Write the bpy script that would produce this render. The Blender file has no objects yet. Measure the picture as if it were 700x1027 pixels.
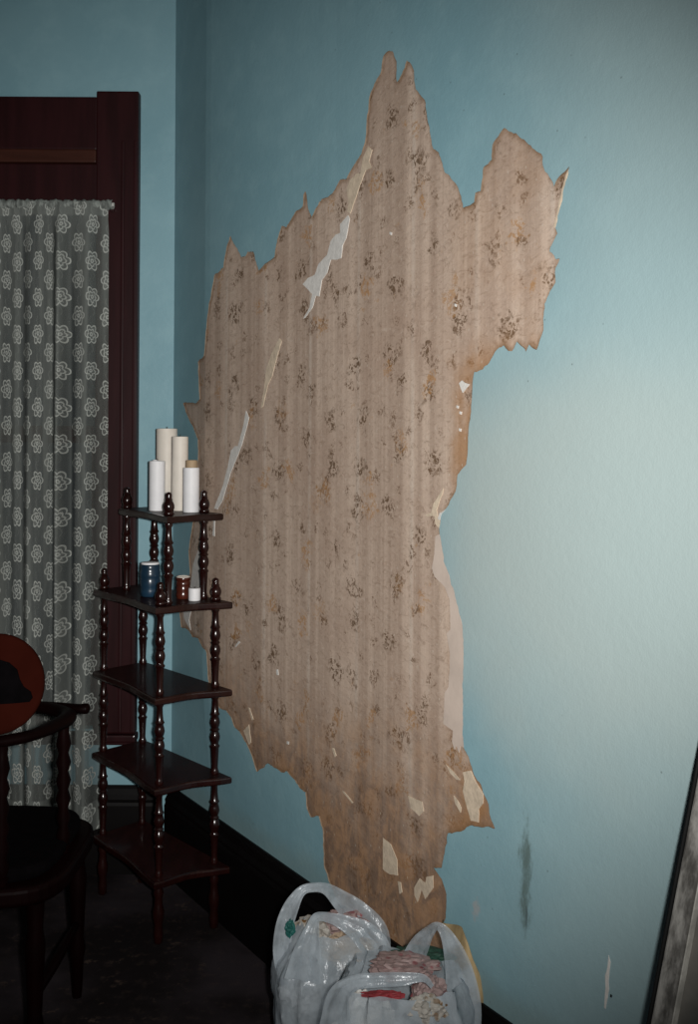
import bpy, bmesh, math, random
import numpy as np
from mathutils import Vector, Matrix, noise as mnoise
from mathutils.geometry import delaunay_2d_cdt

# ------------------------------------------------------------------ camera, world, flash, exposure
scene = bpy.context.scene
COL = scene.collection
F, CX, CY = 1100.0, 350.0, 440.0            # focal length in pixels, principal point
CAMZ = 1.5
ROLL = math.radians(0.35)
cam_d = bpy.data.cameras.new('camera')
cam = bpy.data.objects.new('camera', cam_d); COL.objects.link(cam)
cam.location = (0, 0, CAMZ)
cam.rotation_euler = (Matrix.Rotation(math.pi/2, 3, 'X') @ Matrix.Rotation(ROLL, 3, 'Z')).to_euler()
cam_d.sensor_fit = 'VERTICAL'; cam_d.sensor_height = 36.0
cam_d.lens = 36.0*F/1027.0
cam_d.shift_y = -(513.5-CY)/1027.0
cam_d.clip_start = 0.05
scene.camera = cam

world = bpy.data.worlds.new('world'); scene.world = world
world.use_nodes = True
world.node_tree.nodes['Background'].inputs[0].default_value = (0.60, 0.64, 0.72, 1)
world.node_tree.nodes['Background'].inputs[1].default_value = 0.03

fl = bpy.data.lights.new('camera_flash', 'SPOT')
fl.energy = 385; fl.spot_size = math.radians(71); fl.spot_blend = 1.0
fl.shadow_soft_size = 0.025; fl.color = (1.0, 0.985, 0.95)
flash = bpy.data.objects.new('camera_flash', fl); COL.objects.link(flash)
flash.location = (0.07, 0.0, CAMZ+0.02)
AIM = Vector((-0.20, 3.0, 1.43))
flash.rotation_euler = (AIM-flash.location).to_track_quat('-Z', 'Y').to_euler()

vs = scene.view_settings
vs.view_transform = 'Standard'; vs.look = 'None'; vs.gamma = 1; vs.use_curve_mapping = False
vs.exposure = 0.0

# ------------------------------------------------------------------ geometry of the room
CORNER = Vector((-0.607, 3.79))             # where the two walls meet
VPX = -332.0
wd = Vector(((CX-VPX)/F, -1.0)).normalized()  # along right wall, from corner towards camera
wn = Vector((wd.y, -wd.x))                  # into the room
if wn.dot(-CORNER) < 0: wn = -wn
WALL_L = 3.6
CEIL = 3.25

def ray(px, py):
    x = (px-CX)/F; y = (CY-py)/F
    c, s = math.cos(ROLL), math.sin(ROLL)
    return Vector((x*c-y*s, 1.0, x*s+y*c))
def at(px, py, d):
    return Vector((0, 0, CAMZ)) + ray(px, py)*d
def atz(px, py, z):
    r = ray(px, py); return Vector((0, 0, CAMZ)) + r*((z-CAMZ)/r.z)
def bulge(u, z=1.5):                        # uneven old plaster: swells away from the corner, flat at the skirting
    a = max(0.0, min(1.0, u/0.33)); a = .6*a+.4*a*a
    b = max(0.0, min(1.0, (u-0.33)/0.8)); b = b*b*(3-2*b)
    k = max(0.0, min(1.0, (z-.32)/.45)); k = k*k*(3-2*k)
    return 0.030*a*(1-b)*k
def wpt(u, z, off=0.0):
    p = CORNER + wd*u + wn*(off+bulge(u, z)); return Vector((p.x, p.y, z))
def uz(px, py):                             # pixel -> coordinates on the right wall
    r = ray(px, py); b = 0.0
    for _ in range(6):
        C = CORNER + wn*b
        t = C.dot(wn)/Vector((r.x, r.y)).dot(wn)
        u = (Vector((r.x*t, r.y*t))-C).dot(wd); b = bulge(u, CAMZ+r.z*t)
    return (u, CAMZ+r.z*t)

# ------------------------------------------------------------------ node helper
class NT:
    def __init__(s, name):
        s.mat = bpy.data.materials.new(name); s.mat.use_nodes = True
        s.t = s.mat.node_tree; s.n = s.t.nodes; s.l = s.t.links
        s.out = [x for x in s.n if x.type == 'OUTPUT_MATERIAL'][0]
        s.p = s.n['Principled BSDF']
    def put(s, sock, v):
        if hasattr(v, 'is_output') or isinstance(v, bpy.types.NodeSocket): s.l.new(v, sock)
        elif isinstance(v, (tuple, list)) and len(v) == 3 and sock.type == 'RGBA': sock.default_value = (*v, 1)
        else: sock.default_value = v
    def set(s, **k):
        for a, v in k.items(): s.put(s.p.inputs[a.replace('_', ' ')], v)
    def m(s, op, a, b=0.0, c=0.0, clamp=False):
        n = s.n.new('ShaderNodeMath'); n.operation = op; n.use_clamp = clamp
        s.put(n.inputs[0], a); s.put(n.inputs[1], b); s.put(n.inputs[2], c); return n.outputs[0]
    def mix(s, f, a, b, mode='MIX'):
        n = s.n.new('ShaderNodeMix'); n.data_type = 'RGBA'; n.blend_type = mode
        s.put(n.inputs[0], f); s.put(n.inputs[6], a); s.put(n.inputs[7], b); return n.outputs[2]
    def uv(s):
        return s.n.new('ShaderNodeTexCoord').outputs['UV']
    def obj(s):
        return s.n.new('ShaderNodeTexCoord').outputs['Object']
    def xyz(s, v):
        n = s.n.new('ShaderNodeSeparateXYZ'); s.put(n.inputs[0], v); return n.outputs
    def comb(s, x, y, z=0.0):
        n = s.n.new('ShaderNodeCombineXYZ'); s.put(n.inputs[0], x); s.put(n.inputs[1], y); s.put(n.inputs[2], z); return n.outputs[0]
    def scale(s, v, k):
        n = s.n.new('ShaderNodeMapping'); s.put(n.inputs['Vector'], v); n.inputs['Scale'].default_value = k; return n.outputs[0]
    def noise(s, v, sc, det=4.0, rough=0.55, dist=0.0):
        n = s.n.new('ShaderNodeTexNoise'); s.put(n.inputs['Vector'], v)
        n.inputs['Scale'].default_value = sc; n.inputs['Detail'].default_value = det
        n.inputs['Roughness'].default_value = rough; n.inputs['Distortion'].default_value = dist
        return n.outputs['Fac']
    def vor(s, v, sc, rnd=1.0, feat='F1', flat=True):
        n = s.n.new('ShaderNodeTexVoronoi'); s.put(n.inputs['Vector'], v); n.feature = feat; n.voronoi_dimensions = '2D' if flat else '3D'
        n.inputs['Scale'].default_value = sc; n.inputs['Randomness'].default_value = rnd
        return n.outputs
    def ss(s, v, lo, hi, a=0.0, b=1.0):
        n = s.n.new('ShaderNodeMapRange'); n.interpolation_type = 'SMOOTHSTEP'
        s.put(n.inputs[0], v); n.inputs[1].default_value = lo; n.inputs[2].default_value = hi
        n.inputs[3].default_value = a; n.inputs[4].default_value = b; return n.outputs[0]
    def bump(s, h, strength=0.3, dist=0.01):
        n = s.n.new('ShaderNodeBump'); n.inputs['Strength'].default_value = strength
        n.inputs['Distance'].default_value = dist; s.put(n.inputs['Height'], h)
        s.l.new(n.outputs[0], s.p.inputs['Normal']); return n.outputs[0]

def ellipse(N, u, z, u0, z0, a, b):
    du = N.m('DIVIDE', N.m('SUBTRACT', u, u0), a); dz = N.m('DIVIDE', N.m('SUBTRACT', z, z0), b)
    return N.m('SQRT', N.m('ADD', N.m('MULTIPLY', du, du), N.m('MULTIPLY', dz, dz)))

# ------------------------------------------------------------------ materials
M = {}
def blue_paint(name, right):
    N = NT(name); uv = N.uv(); o = N.xyz(uv); u, z = o[0], o[1]
    big = N.noise(uv, 1.3, 3); mid = N.noise(uv, 9, 5, .6)
    c = N.mix(N.ss(big, .3, .7), (0.188, 0.343, 0.398), (0.218, 0.378, 0.432))
    c = N.mix(N.m('MULTIPLY', N.ss(mid, .42, .72), .45), c, (0.26, 0.43, 0.48))
    if right:
        # paler, warmer patch mixed into the blue colour
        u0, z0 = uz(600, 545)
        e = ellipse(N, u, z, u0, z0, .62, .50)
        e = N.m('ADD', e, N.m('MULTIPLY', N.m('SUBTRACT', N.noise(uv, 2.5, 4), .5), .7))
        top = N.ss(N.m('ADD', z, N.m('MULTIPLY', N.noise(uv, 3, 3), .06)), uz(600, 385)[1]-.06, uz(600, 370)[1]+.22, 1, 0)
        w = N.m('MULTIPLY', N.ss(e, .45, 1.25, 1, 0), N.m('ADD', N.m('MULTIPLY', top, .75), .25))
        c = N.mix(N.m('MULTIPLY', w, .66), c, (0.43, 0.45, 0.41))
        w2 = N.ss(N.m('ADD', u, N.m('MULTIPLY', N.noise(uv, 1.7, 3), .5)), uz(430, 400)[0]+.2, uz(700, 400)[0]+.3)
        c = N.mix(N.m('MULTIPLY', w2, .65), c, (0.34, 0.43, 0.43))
        # mould streak
        a, b = uz(527, 878); 
        e = ellipse(N, u, z, a, b, .020, .13)
        e = N.m('ADD', e, N.m('MULTIPLY', N.m('SUBTRACT', N.noise(N.scale(uv, (1, .35, 1)), 45, 5, .75), .5), 3.4))
        c = N.mix(N.m('MULTIPLY', N.ss(e, .1, 1.2, 1, 0), .70), c, (0.075, 0.10, 0.080))
        a, b = uz(528, 920)
        e = ellipse(N, u, z, a, b, .004, .03)
        c = N.mix(N.m('MULTIPLY', N.ss(e, .5, 1.1, 1, 0), .6), c, (0.06, 0.08, 0.08))
        a, b = uz(477, 911)
        e = N.m('ADD', ellipse(N, u, z, a, b, .016, .03), N.m('MULTIPLY', N.m('SUBTRACT', N.noise(uv, 60, 3), .5), 2.2))
        c = N.mix(N.m('MULTIPLY', N.ss(e, .3, 1, 1, 0), .5), c, (0.42, 0.36, 0.34))
        # small dark flecks
        v = N.vor(uv, 7)
        c = N.mix(N.m('MULTIPLY', N.m('MULTIPLY', N.ss(v[0], .010, .018, 1, 0), N.ss(N.noise(uv, 1.9, 2), .52, .60)), .5), c, (0.08, 0.10, 0.10))
        # grime along the skirting
        gr = N.ss(N.m('SUBTRACT', z, N.m('MULTIPLY', N.noise(uv, 6, 4), .10)), .27, .34, 1, 0)
        c = N.mix(N.m('MULTIPLY', gr, .28), c, (0.20, 0.22, 0.17))
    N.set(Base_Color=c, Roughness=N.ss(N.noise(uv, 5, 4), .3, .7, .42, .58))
    N.p.inputs['Specular IOR Level'].default_value = .35
    h = N.m('ADD', N.m('MULTIPLY', N.noise(uv, 55, 4, .6), .8), N.m('MULTIPLY', N.noise(uv, 240, 2, .5), .35))
    h = N.m('ADD', h, N.m('MULTIPLY', N.noise(uv, 11, 3, .5), .7))
    N.bump(h, .15, .006)
    M[name] = N.mat

def old_paper():
    N = NT('old_wallpaper'); uv = N.uv(); o = N.xyz(uv); u, z = o[0], o[1]
    per = 0.239; u1 = uz(357.5, 500)[0]
    ph = N.m('FRACT', N.m('DIVIDE', N.m('ADD', N.m('SUBTRACT', u, u1), 100*per), per))
    d = N.m('ABSOLUTE', N.m('SUBTRACT', ph, .5))
    line = N.m('MULTIPLY', N.ss(d, .452, .495), N.ss(N.noise(N.scale(uv, (1, .5, 1)), 22, 4), .30, .62, .25, 1))
    band = N.noise(N.comb(N.m('MULTIPLY', u, 1.0), N.m('MULTIPLY', z, .012)), 16, 4, .7)
    c = N.mix(N.ss(band, .32, .68), (0.370, 0.275, 0.215), (0.560, 0.438, 0.352))
    c = N.mix(N.m('MULTIPLY', line, .55), c, (0.56, 0.48, 0.41))
    blot = N.noise(uv, 3.2, 5, .6)
    c = N.mix(N.m('MULTIPLY', N.ss(blot, .42, .72), .5), c, (0.36, 0.25, 0.19))
    fib = N.noise(N.scale(uv, (1, 1.7, 1)), 42, 5, .72, 1.2)
    c = N.mix(N.m('MULTIPLY', N.ss(fib, .50, .70), .55), c, (0.235, 0.160, 0.115))
    c = N.mix(N.m('MULTIPLY', N.ss(fib, .46, .28), .35), c, (0.58, 0.49, 0.41))
    warp = N.m('SUBTRACT', N.noise(uv, 22, 4, .65), .5); warp2 = N.m('SUBTRACT', N.noise(N.scale(uv, (1.3, .9, 1)), 27, 4, .65), .5)
    wuv = N.comb(N.m('ADD', u, N.m('MULTIPLY', warp, .075)), N.m('ADD', z, N.m('MULTIPLY', warp2, .075)))
    speck = N.noise(uv, 85, 3, .6, 1.0); gate = N.noise(uv, 13, 4, .65)
    # flower sprays: broken clusters of small printed strokes
    for sc, rnd, rad, col, amt, fine, thr in ((7.2, .80, .27, (0.120, 0.072, 0.040), .92, 75, .62),
                                         (5.2, .90, .17, (0.37, 0.190, 0.070), .70, 60, .70),
                                         (13, .95, .22, (0.160, 0.100, 0.062), .85, 110, .60)):
        v = N.vor(N.comb(N.m('ADD', N.xyz(wuv)[0], sc), N.xyz(wuv)[1]), sc, rnd)
        cl = N.m('MULTIPLY', N.ss(N.m('ADD', v[0], N.m('MULTIPLY', N.m('SUBTRACT', gate, .5), .9)), rad*.35, rad, 1, 0), N.ss(N.xyz(v[1])[0], .15, .35))
        lf = N.vor(wuv, fine)
        leaf = N.m('MULTIPLY', N.ss(lf[0], thr-.25, thr, 1, 0), N.ss(speck, .43, .52))
        c = N.mix(N.m('MULTIPLY', N.m('MULTIPLY', cl, leaf), amt), c, col)
    # pink-grey bloom of the paper toward the middle, brown paste stains low down and along the right tear
    low = N.ss(N.m('ADD', z, N.m('MULTIPLY', N.m('SUBTRACT', N.noise(uv, 4.5, 5, .6), .5), .55)), uz(400, 880)[1], uz(400, 690)[1], 1, 0)
    c = N.mix(N.m('MULTIPLY', low, .80), c, N.mix(N.ss(N.noise(N.scale(uv, (1.3, .7, 1)), 16, 5, .7, .5), .38, .62), (0.150, 0.088, 0.055), (0.330, 0.180, 0.090)))
    ue = uz(470, 450)[0]
    rgt = N.ss(N.m('ADD', u, N.m('MULTIPLY', N.m('SUBTRACT', N.noise(uv, 9, 5, .6), .5), .14)), ue-.10, ue-.005)
    rgt = N.m('MULTIPLY', N.m('MULTIPLY', rgt, N.ss(N.noise(uv, 7, 4), .38, .6)), N.ss(z, uz(470, 380)[1], uz(470, 330)[1], 1, .22))
    c = N.mix(N.m('MULTIPLY', rgt, .7), c, (0.33, 0.165, 0.065))
    ot = N.ss(N.noise(uv, 21, 5, .7), .63, .72)
    c = N.mix(N.m('MULTIPLY', ot, .45), c, (0.36, 0.19, 0.08))
    at_ = N.n.new('ShaderNodeAttribute'); at_.attribute_name = 'edge_stain'
    es = N.m('MULTIPLY', at_.outputs['Fac'], N.ss(N.noise(uv, 12, 4), .30, .62, .25, 1))
    c = N.mix(N.m('MULTIPLY', es, .85), c, (0.20, 0.115, 0.060))
    # pale flecks of paper left behind
    fl_ = N.vor(N.scale(uv, (1, .5, 1)), 19)
    c = N.mix(N.m('MULTIPLY', N.ss(fl_[0], .02, .04, 1, 0), .4), c, (0.6, 0.54, 0.46))
    N.set(Base_Color=c, Roughness=.62)
    N.p.inputs['Specular IOR Level'].default_value = .25
    h = N.m('ADD', N.m('MULTIPLY', fib, 1.0), N.m('MULTIPLY', N.noise(N.scale(uv, (.6, 1.6, 1)), 24, 3), 1.6))
    h = N.m('ADD', h, N.m('MULTIPLY', line, .2))
    N.bump(h, .28, .006); M['old_paper'] = N.mat

def plain(name, col, rough=.5, spec=.4, var=.15, sc=20, bump=0.0, coat=0.0, stretch=(1, 1, 1)):
    N = NT(name); v = N.scale(N.obj(), stretch)
    n = N.noise(v, sc, 4)
    d = tuple(x*(1-var) for x in col); e = tuple(min(1, x*(1+var)) for x in col)
    N.set(Base_Color=N.mix(N.ss(n, .3, .7), d, e), Roughness=rough)
    N.p.inputs['Specular IOR Level'].default_value = spec
    N.p.inputs['Coat Weight'].default_value = coat; N.p.inputs['Coat Roughness'].default_value = .12
    if bump: N.bump(N.noise(v, sc*2.5, 4), bump, .004)
    M[name] = N.mat

def carpet():
    N = NT('carpet'); o = N.obj()
    big = N.noise(o, 2.2, 4); v = N.vor(o, 9, .8, flat=False); m = N.noise(o, 26, 4, .7)
    c = N.mix(N.ss(big, .4, .65), (0.010, 0.0075, 0.0080), (0.034, 0.027, 0.031))
    c = N.mix(N.m('MULTIPLY', N.ss(m, .52, .66), N.ss(v[0], .15, .5, 1, .2)), c, (0.075, 0.052, 0.042))
    N.set(Base_Color=c, Roughness=.95); N.p.inputs['Specular IOR Level'].default_value = .1
    N.bump(N.noise(o, 350, 2), .6, .006); M['carpet'] = N.mat

def lace():
    N = NT('lace'); uv = N.uv(); o = N.xyz(uv)
    u = N.m('ADD', o[0], N.m('MULTIPLY', N.m('SUBTRACT', N.noise(uv, 9, 3), .5), .022))
    z = N.m('ADD', o[1], N.m('MULTIPLY', N.m('SUBTRACT', N.noise(N.scale(uv, (1.2, .9, 1)), 11, 3), .5), .020))
    cw, rh = .075, .123
    col = N.m('FLOOR', N.m('DIVIDE', u, cw))
    odd = N.m('MODULO', col, 2.0)
    lu = N.m('MULTIPLY', N.m('SUBTRACT', N.m('FRACT', N.m('DIVIDE', u, cw)), .5), cw)
    zz = N.m('ADD', N.m('DIVIDE', z, rh), N.m('MULTIPLY', odd, .5))
    lz = N.m('MULTIPLY', N.m('SUBTRACT', N.m('FRACT', zz), .5), rh)
    r = N.m('SQRT', N.m('ADD', N.m('MULTIPLY', lu, lu), N.m('MULTIPLY', lz, lz)))
    th = N.m('ARCTAN2', lz, lu)
    masks = []
    for R, k, amp, w, ph in ((.0285, 6, .24, .0036, 0), (.0160, 5, .26, .0032, .5), (.0050, 5, .1, .0030, 0)):
        rr = N.m('MULTIPLY', N.m('ADD', 1.0-amp, N.m('MULTIPLY', N.m('ABSOLUTE', N.m('COSINE', N.m('ADD', N.m('MULTIPLY', th, k/2), ph))), amp*1.6)), R)
        masks.append(N.ss(N.m('ABSOLUTE', N.m('SUBTRACT', r, rr)), w*.5, w, 1, 0))
    sp = N.m('MULTIPLY', N.ss(N.m('ABSOLUTE', N.m('SINE', N.m('MULTIPLY', th, 3))), .0, .22, 1, 0), N.ss(r, .022, .024, 1, 0))
    fm = N.m('MAXIMUM', N.m('MAXIMUM', masks[0], masks[1]), N.m('MAXIMUM', masks[2], N.m('MULTIPLY', sp, .8)))
    body = N.m('MULTIPLY', N.ss(r, .027, .030, 1, 0), .14)
    # small leaf tendril between the rosettes
    tl = N.m('ABSOLUTE', N.m('SUBTRACT', lu, N.m('MULTIPLY', N.m('SINE', N.m('MULTIPLY', lz, 95)), .010)))
    tend = N.m('MULTIPLY', N.m('MULTIPLY', N.ss(tl, .0010, .0024, 1, 0), N.ss(r, .028, .032)), .18)
    pat = N.m('MAXIMUM', N.m('MAXIMUM', fm, body), tend)
    hem = N.ss(z, HEM_Z-.004, HEM_Z+.004, .28, 0)
    hd = N.ss(z, HEAD_Z-.005, HEAD_Z+.005, 0, .35)
    a = N.m('ADD', N.m('ADD', N.m('MULTIPLY', pat, .40), N.ss(N.noise(N.comb(u, N.m('MULTIPLY', z, .04)), 11, 3), .38, .60, .46, .94)), N.m('ADD', hem, hd), clamp=True)
    c = N.mix(pat, (0.135, 0.145, 0.136), (0.36, 0.375, 0.35))
    N.set(Base_Color=c, Roughness=.85, Alpha=a); N.p.inputs['Specular IOR Level'].default_value = .1
    M['lace'] = N.mat

def film():
    N = NT('bag_film'); o = N.obj()
    dif = N.n.new('ShaderNodeBsdfDiffuse'); dif.inputs[0].default_value = (.46, .515, .56, 1)
    trl = N.n.new('ShaderNodeBsdfTranslucent'); trl.inputs[0].default_value = (.46, .515, .56, 1)
    gl = N.n.new('ShaderNodeBsdfGlossy'); gl.inputs['Roughness'].default_value = .24; gl.inputs[0].default_value = (.9, .92, .95, 1)
    tr = N.n.new('ShaderNodeBsdfTransparent'); tr.inputs[0].default_value = (.92, .94, .96, 1)
    b = N.n.new('ShaderNodeBump'); b.inputs['Strength'].default_value = .35; b.inputs['Distance'].default_value = .01
    h = N.m('ADD', N.noise(N.scale(o, (1, 1, .45)), 38, 4, .6, .8), N.m('MULTIPLY', N.noise(o, 110, 2), .25))
    N.l.new(h, b.inputs['Height'])
    for n in (dif, trl, gl): N.l.new(b.outputs[0], n.inputs['Normal'])
    def mx(f, a, c):
        n = N.n.new('ShaderNodeMixShader'); N.put(n.inputs[0], f); N.l.new(a, n.inputs[1]); N.l.new(c, n.inputs[2]); return n.outputs[0]
    s1 = mx(.35, dif.outputs[0], trl.outputs[0]); s2 = mx(.035, s1, gl.outputs[0])
    f = N.ss(N.noise(o, 16, 4), .3, .7, .40, .84)
    N.l.new(mx(f, tr.outputs[0], s2), N.out.inputs[0]); M['film'] = N.mat

def glass():
    N = NT('window_glass')
    g = N.n.new('ShaderNodeBsdfGlossy'); g.inputs['Roughness'].default_value = .03
    t = N.n.new('ShaderNodeBsdfTransparent'); t.inputs[0].default_value = (.85, .9, .9, 1)
    fr = N.n.new('ShaderNodeFresnel'); fr.inputs[0].default_value = 1.5
    mx = N.n.new('ShaderNodeMixShader'); N.l.new(fr.outputs[0], mx.inputs[0]); N.l.new(t.outputs[0], mx.inputs[1]); N.l.new(g.outputs[0], mx.inputs[2])
    N.l.new(mx.outputs[0], N.out.inputs[0]); M['glass'] = N.mat

def weathered():
    N = NT('weathered_grey'); o = N.obj()
    a = N.noise(N.scale(o, (3, 3, 1)), 6, 5, .65); b = N.noise(o, 30, 4, .7)
    c = N.mix(N.ss(a, .38, .62), (0.070, 0.066, 0.060), (0.33, 0.32, 0.30))
    c = N.mix(N.m('MULTIPLY', N.ss(b, .58, .72), .5), c, (0.27, 0.26, 0.24))
    N.set(Base_Color=c, Roughness=.5); N.bump(b, .4, .004); M['weathered'] = N.mat

def printed(name, base, ink, sc=55, thr=.42):
    N = NT(name); o = N.obj(); v = N.vor(o, sc, flat=False); cl = N.noise(o, 14, 3)
    k = N.m('MULTIPLY', N.ss(v[0], thr-.15, thr, 1, 0), N.ss(cl, .42, .56))
    N.set(Base_Color=N.mix(k, base, ink), Roughness=.6); N.bump(N.noise(o, 40, 4), .5, .006); M[name] = N.mat

CURT_D = 3.705
HEM_Z = at(60, 801, CURT_D).z; HEAD_Z = at(60, 217, CURT_D).z
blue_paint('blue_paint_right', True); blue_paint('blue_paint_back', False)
old_paper(); carpet(); lace(); film(); glass(); weathered()
plain('plaster', (.50, .46, .40), .85, .2, .1, 30, .3)
plain('ceiling_paint', (.45, .45, .43), .9, .2, .05, 8)
plain('paper_white', (.62, .60, .57), .75, .2, .08, 60, .3)
plain('paper_cream', (.56, .46, .35), .75, .2, .12, 50, .3)
plain('paper_pale', (.52, .43, .37), .7, .2, .08, 12, .25)
plain('torn_edge', (.22, .165, .12), .85, .1, .2, 60, .3)
plain('paper_olive', (.30, .22, .115), .75, .2, .25, 14, .3, 0, (3, 3, .6))
plain('baseboard_wood', (.0025, .0018, .0018), .5, .15, .3, 8, .1)
plain('window_wood', (.020, .0042, .0050), .5, .12, .22, 6, .06, .1, (4, 4, .5))
plain('window_wood_light', (.042, .013, .008), .5, .12, .22, 6, .06, .1, (.5, 4, 4))
plain('shelf_wood', (.013, .0028, .0022), .25, .38, .3, 9, .05, .35, (2, 2, .6))
plain('shelf_top_wood', (.020, .0052, .0045), .5, .08, .25, 12, .03, .1, (3, 1, 1))
plain('chair_wood', (.0032, .0006, .0006), .5, .04, .3, 9, .04, .015)
plain('chair_disc', (.021, .0040, .0025), .95, .0, .18, 5, .05)
plain('dark_cloth', (.0016, .0012, .0015), .9, .03, .3, 30, .2)
plain('wax_white', (.74, .735, .75), .5, .3, .03, 25, .05)
plain('wax_ivory', (.68, .625, .555), .5, .3, .04, 25, .05)
plain('wax_tan', (.36, .26, .16), .6, .3, .1, 30, .1)
plain('wick', (.03, .025, .02), .8, .1)
plain('blue_glaze', (.010, .030, .055), .3, .4, .3, 12, .05, .2)
plain('brown_glaze', (.060, .013, .007), .25, .5, .25, 15, .05, .3)
plain('black_edge', (.006, .006, .006), .5, .3)
plain('grey_board', (.15, .142, .128), .45, .4, .35, 8, .2)
plain('bright_bead', (.36, .35, .32), .4, .4, .3, 40)
plain('lace_gathered', (.185, .20, .187), .9, .05, .45, 70, .5, 0, (1.6, 1, .7))
plain('rod_white', (.45, .45, .42), .5, .3)
plain('teal_scrap', (.01, .085, .075), .6, .3, .3, 30, .4)
plain('red_scrap', (.20, .022, .028), .6, .3, .3, 30, .4)
plain('green_scrap', (.015, .045, .030), .6, .3, .3, 30, .4)
plain('grey_scrap', (.42, .43, .44), .6, .3, .3, 25, .5)
printed('pink_print', (.23, .160, .152), (.17, .045, .05)); printed('floral_print', (.29, .27, .24), (.13, .065, .02), 60)
printed('brown_print', (.36, .27, .19), (.10, .06, .03), 60)

# ------------------------------------------------------------------ object helpers
def tag(o, label=None, cat=None, group=None, kind=None):
    for k, v in (('label', label), ('category', cat), ('group', group), ('kind', kind)):
        if v: o[k] = v
    return o
def thing(name, loc, label, cat, group=None):
    o = bpy.data.objects.new(name, None); o.empty_display_size = .05; COL.objects.link(o)
    o.location = loc; return tag(o, label, cat, group)
def wloc(o):
    v = Vector(o.location)
    while o.parent: o = o.parent; v += Vector(o.location)
    return v
def make(name, verts, faces, mat, parent=None, smooth=False, uvs=None, loc=None, mats=None, mi=None, fixn=True):
    """verts in world space; origin at loc, or at the parent's origin, or at the base centre"""
    verts = [Vector(v) for v in verts]
    if loc is None:
        if parent is not None: loc = wloc(parent)
        else:
            xs = [v.x for v in verts]; ys = [v.y for v in verts]; zs = [v.z for v in verts]
            loc = Vector(((min(xs)+max(xs))/2, (min(ys)+max(ys))/2, min(zs)))
    loc = Vector(loc)
    me = bpy.data.meshes.new(name); me.from_pydata([v-loc for v in verts], [], faces); me.update()
    for m in (mats or [mat]): me.materials.append(M[m])
    if mi: me.polygons.foreach_set('material_index', mi)
    if uvs:
        lay = me.uv_layers.new(name='UVMap')
        li = np.zeros(len(me.loops), dtype=np.int32); me.loops.foreach_get('vertex_index', li)
        lay.data.foreach_set('uv', np.array(uvs, dtype=np.float32)[li].ravel())
    if fixn:
        bm = bmesh.new(); bm.from_mesh(me); bmesh.ops.recalc_face_normals(bm, faces=bm.faces); bm.to_mesh(me); bm.free()
    if smooth:
        me.polygons.foreach_set('use_smooth', [True]*len(me.polygons))
        me.set_sharp_from_angle(angle=math.radians(50))
    o = bpy.data.objects.new(name, me); COL.objects.link(o)
    if parent is not None: o.parent = parent; o.location = loc-wloc(parent)
    else: o.location = loc
    return o
def share(src, parent, worldloc, rz=0.0, name=None):
    o = bpy.data.objects.new(name or src.name.split('.')[0], src.data); COL.objects.link(o)
    o.parent = parent; o.location = Vector(worldloc)-wloc(parent); o.rotation_euler.z = rz; return o
def box_vf(x0, x1, y0, y1, z0, z1, bev=0.0):
    bm = bmesh.new(); bmesh.ops.create_cube(bm, size=1)
    for v in bm.verts: v.co = Vector(((x0+x1)/2+v.co.x*(x1-x0), (y0+y1)/2+v.co.y*(y1-y0), (z0+z1)/2+v.co.z*(z1-z0)))
    if bev: bmesh.ops.bevel(bm, geom=bm.edges[:], offset=bev, segments=2, affect='EDGES', profile=.6)
    bm.verts.index_update(); r = ([v.co.copy() for v in bm.verts], [[v.index for v in f.verts] for f in bm.faces]); bm.free(); return r
def box(name, x0, x1, y0, y1, z0, z1, mat, parent=None, bev=0.004):
    v, f = box_vf(x0, x1, y0, y1, z0, z1, bev); return make(name, v, f, mat, parent)
def lathe(name, c, prof, mat, parent=None, n=20, loc=None, cap=True):
    vs_, fs = [], []
    for (r, z) in prof:
        for k in range(n):
            a = 2*math.pi*k/n; vs_.append(Vector((c[0]+r*math.cos(a), c[1]+r*math.sin(a), c[2]+z)))
    for i in range(len(prof)-1):
        for k in range(n): fs.append([i*n+k, i*n+(k+1) % n, (i+1)*n+(k+1) % n, (i+1)*n+k])
    if cap: fs.append(list(range(n))[::-1]); fs.append([(len(prof)-1)*n+k for k in range(n)])
    return make(name, vs_, fs, mat, parent, True, loc=loc)
def smoothpath(pts, n):
    P = [Vector(p) for p in pts]; out = []
    Q = [2*P[0]-P[1]]+P+[2*P[-1]-P[-2]]
    for i in range(1, len(Q)-2):
        for k in range(n):
            t = k/n; a, b, c, d = Q[i-1], Q[i], Q[i+1], Q[i+2]
            out.append(.5*((2*b)+(c-a)*t+(2*a-5*b+4*c-d)*t*t+(3*b-a-3*c+d)*t**3))
    out.append(P[-1]); return out
def tube(name, pts, rad, mat, parent=None, n=12, sub=6, flat=1.0):
    rr = rad if isinstance(rad, (list, tuple)) else [rad]*len(pts)
    P = smoothpath(pts, sub); R = [x.x for x in smoothpath([(r, 0, 0) for r in rr], sub)]
    vs_, fs = [], []
    for i, p in enumerate(P):
        t = (P[min(i+1, len(P)-1)]-P[max(i-1, 0)]).normalized()
        up = Vector((0, 0, 1)) if abs(t.z) < .95 else Vector((0, 1, 0))
        s = t.cross(up).normalized(); w = s.cross(t)
        for k in range(n):
            a = 2*math.pi*k/n; vs_.append(p+s*R[i]*math.cos(a)+w*R[i]*flat*math.sin(a))
    for i in range(len(P)-1):
        for k in range(n): fs.append([i*n+k, i*n+(k+1) % n, (i+1)*n+(k+1) % n, (i+1)*n+k])
    fs.append(list(range(n))[::-1]); fs.append([(len(P)-1)*n+k for k in range(n)])
    return make(name, vs_, fs, mat, parent, True)
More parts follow.
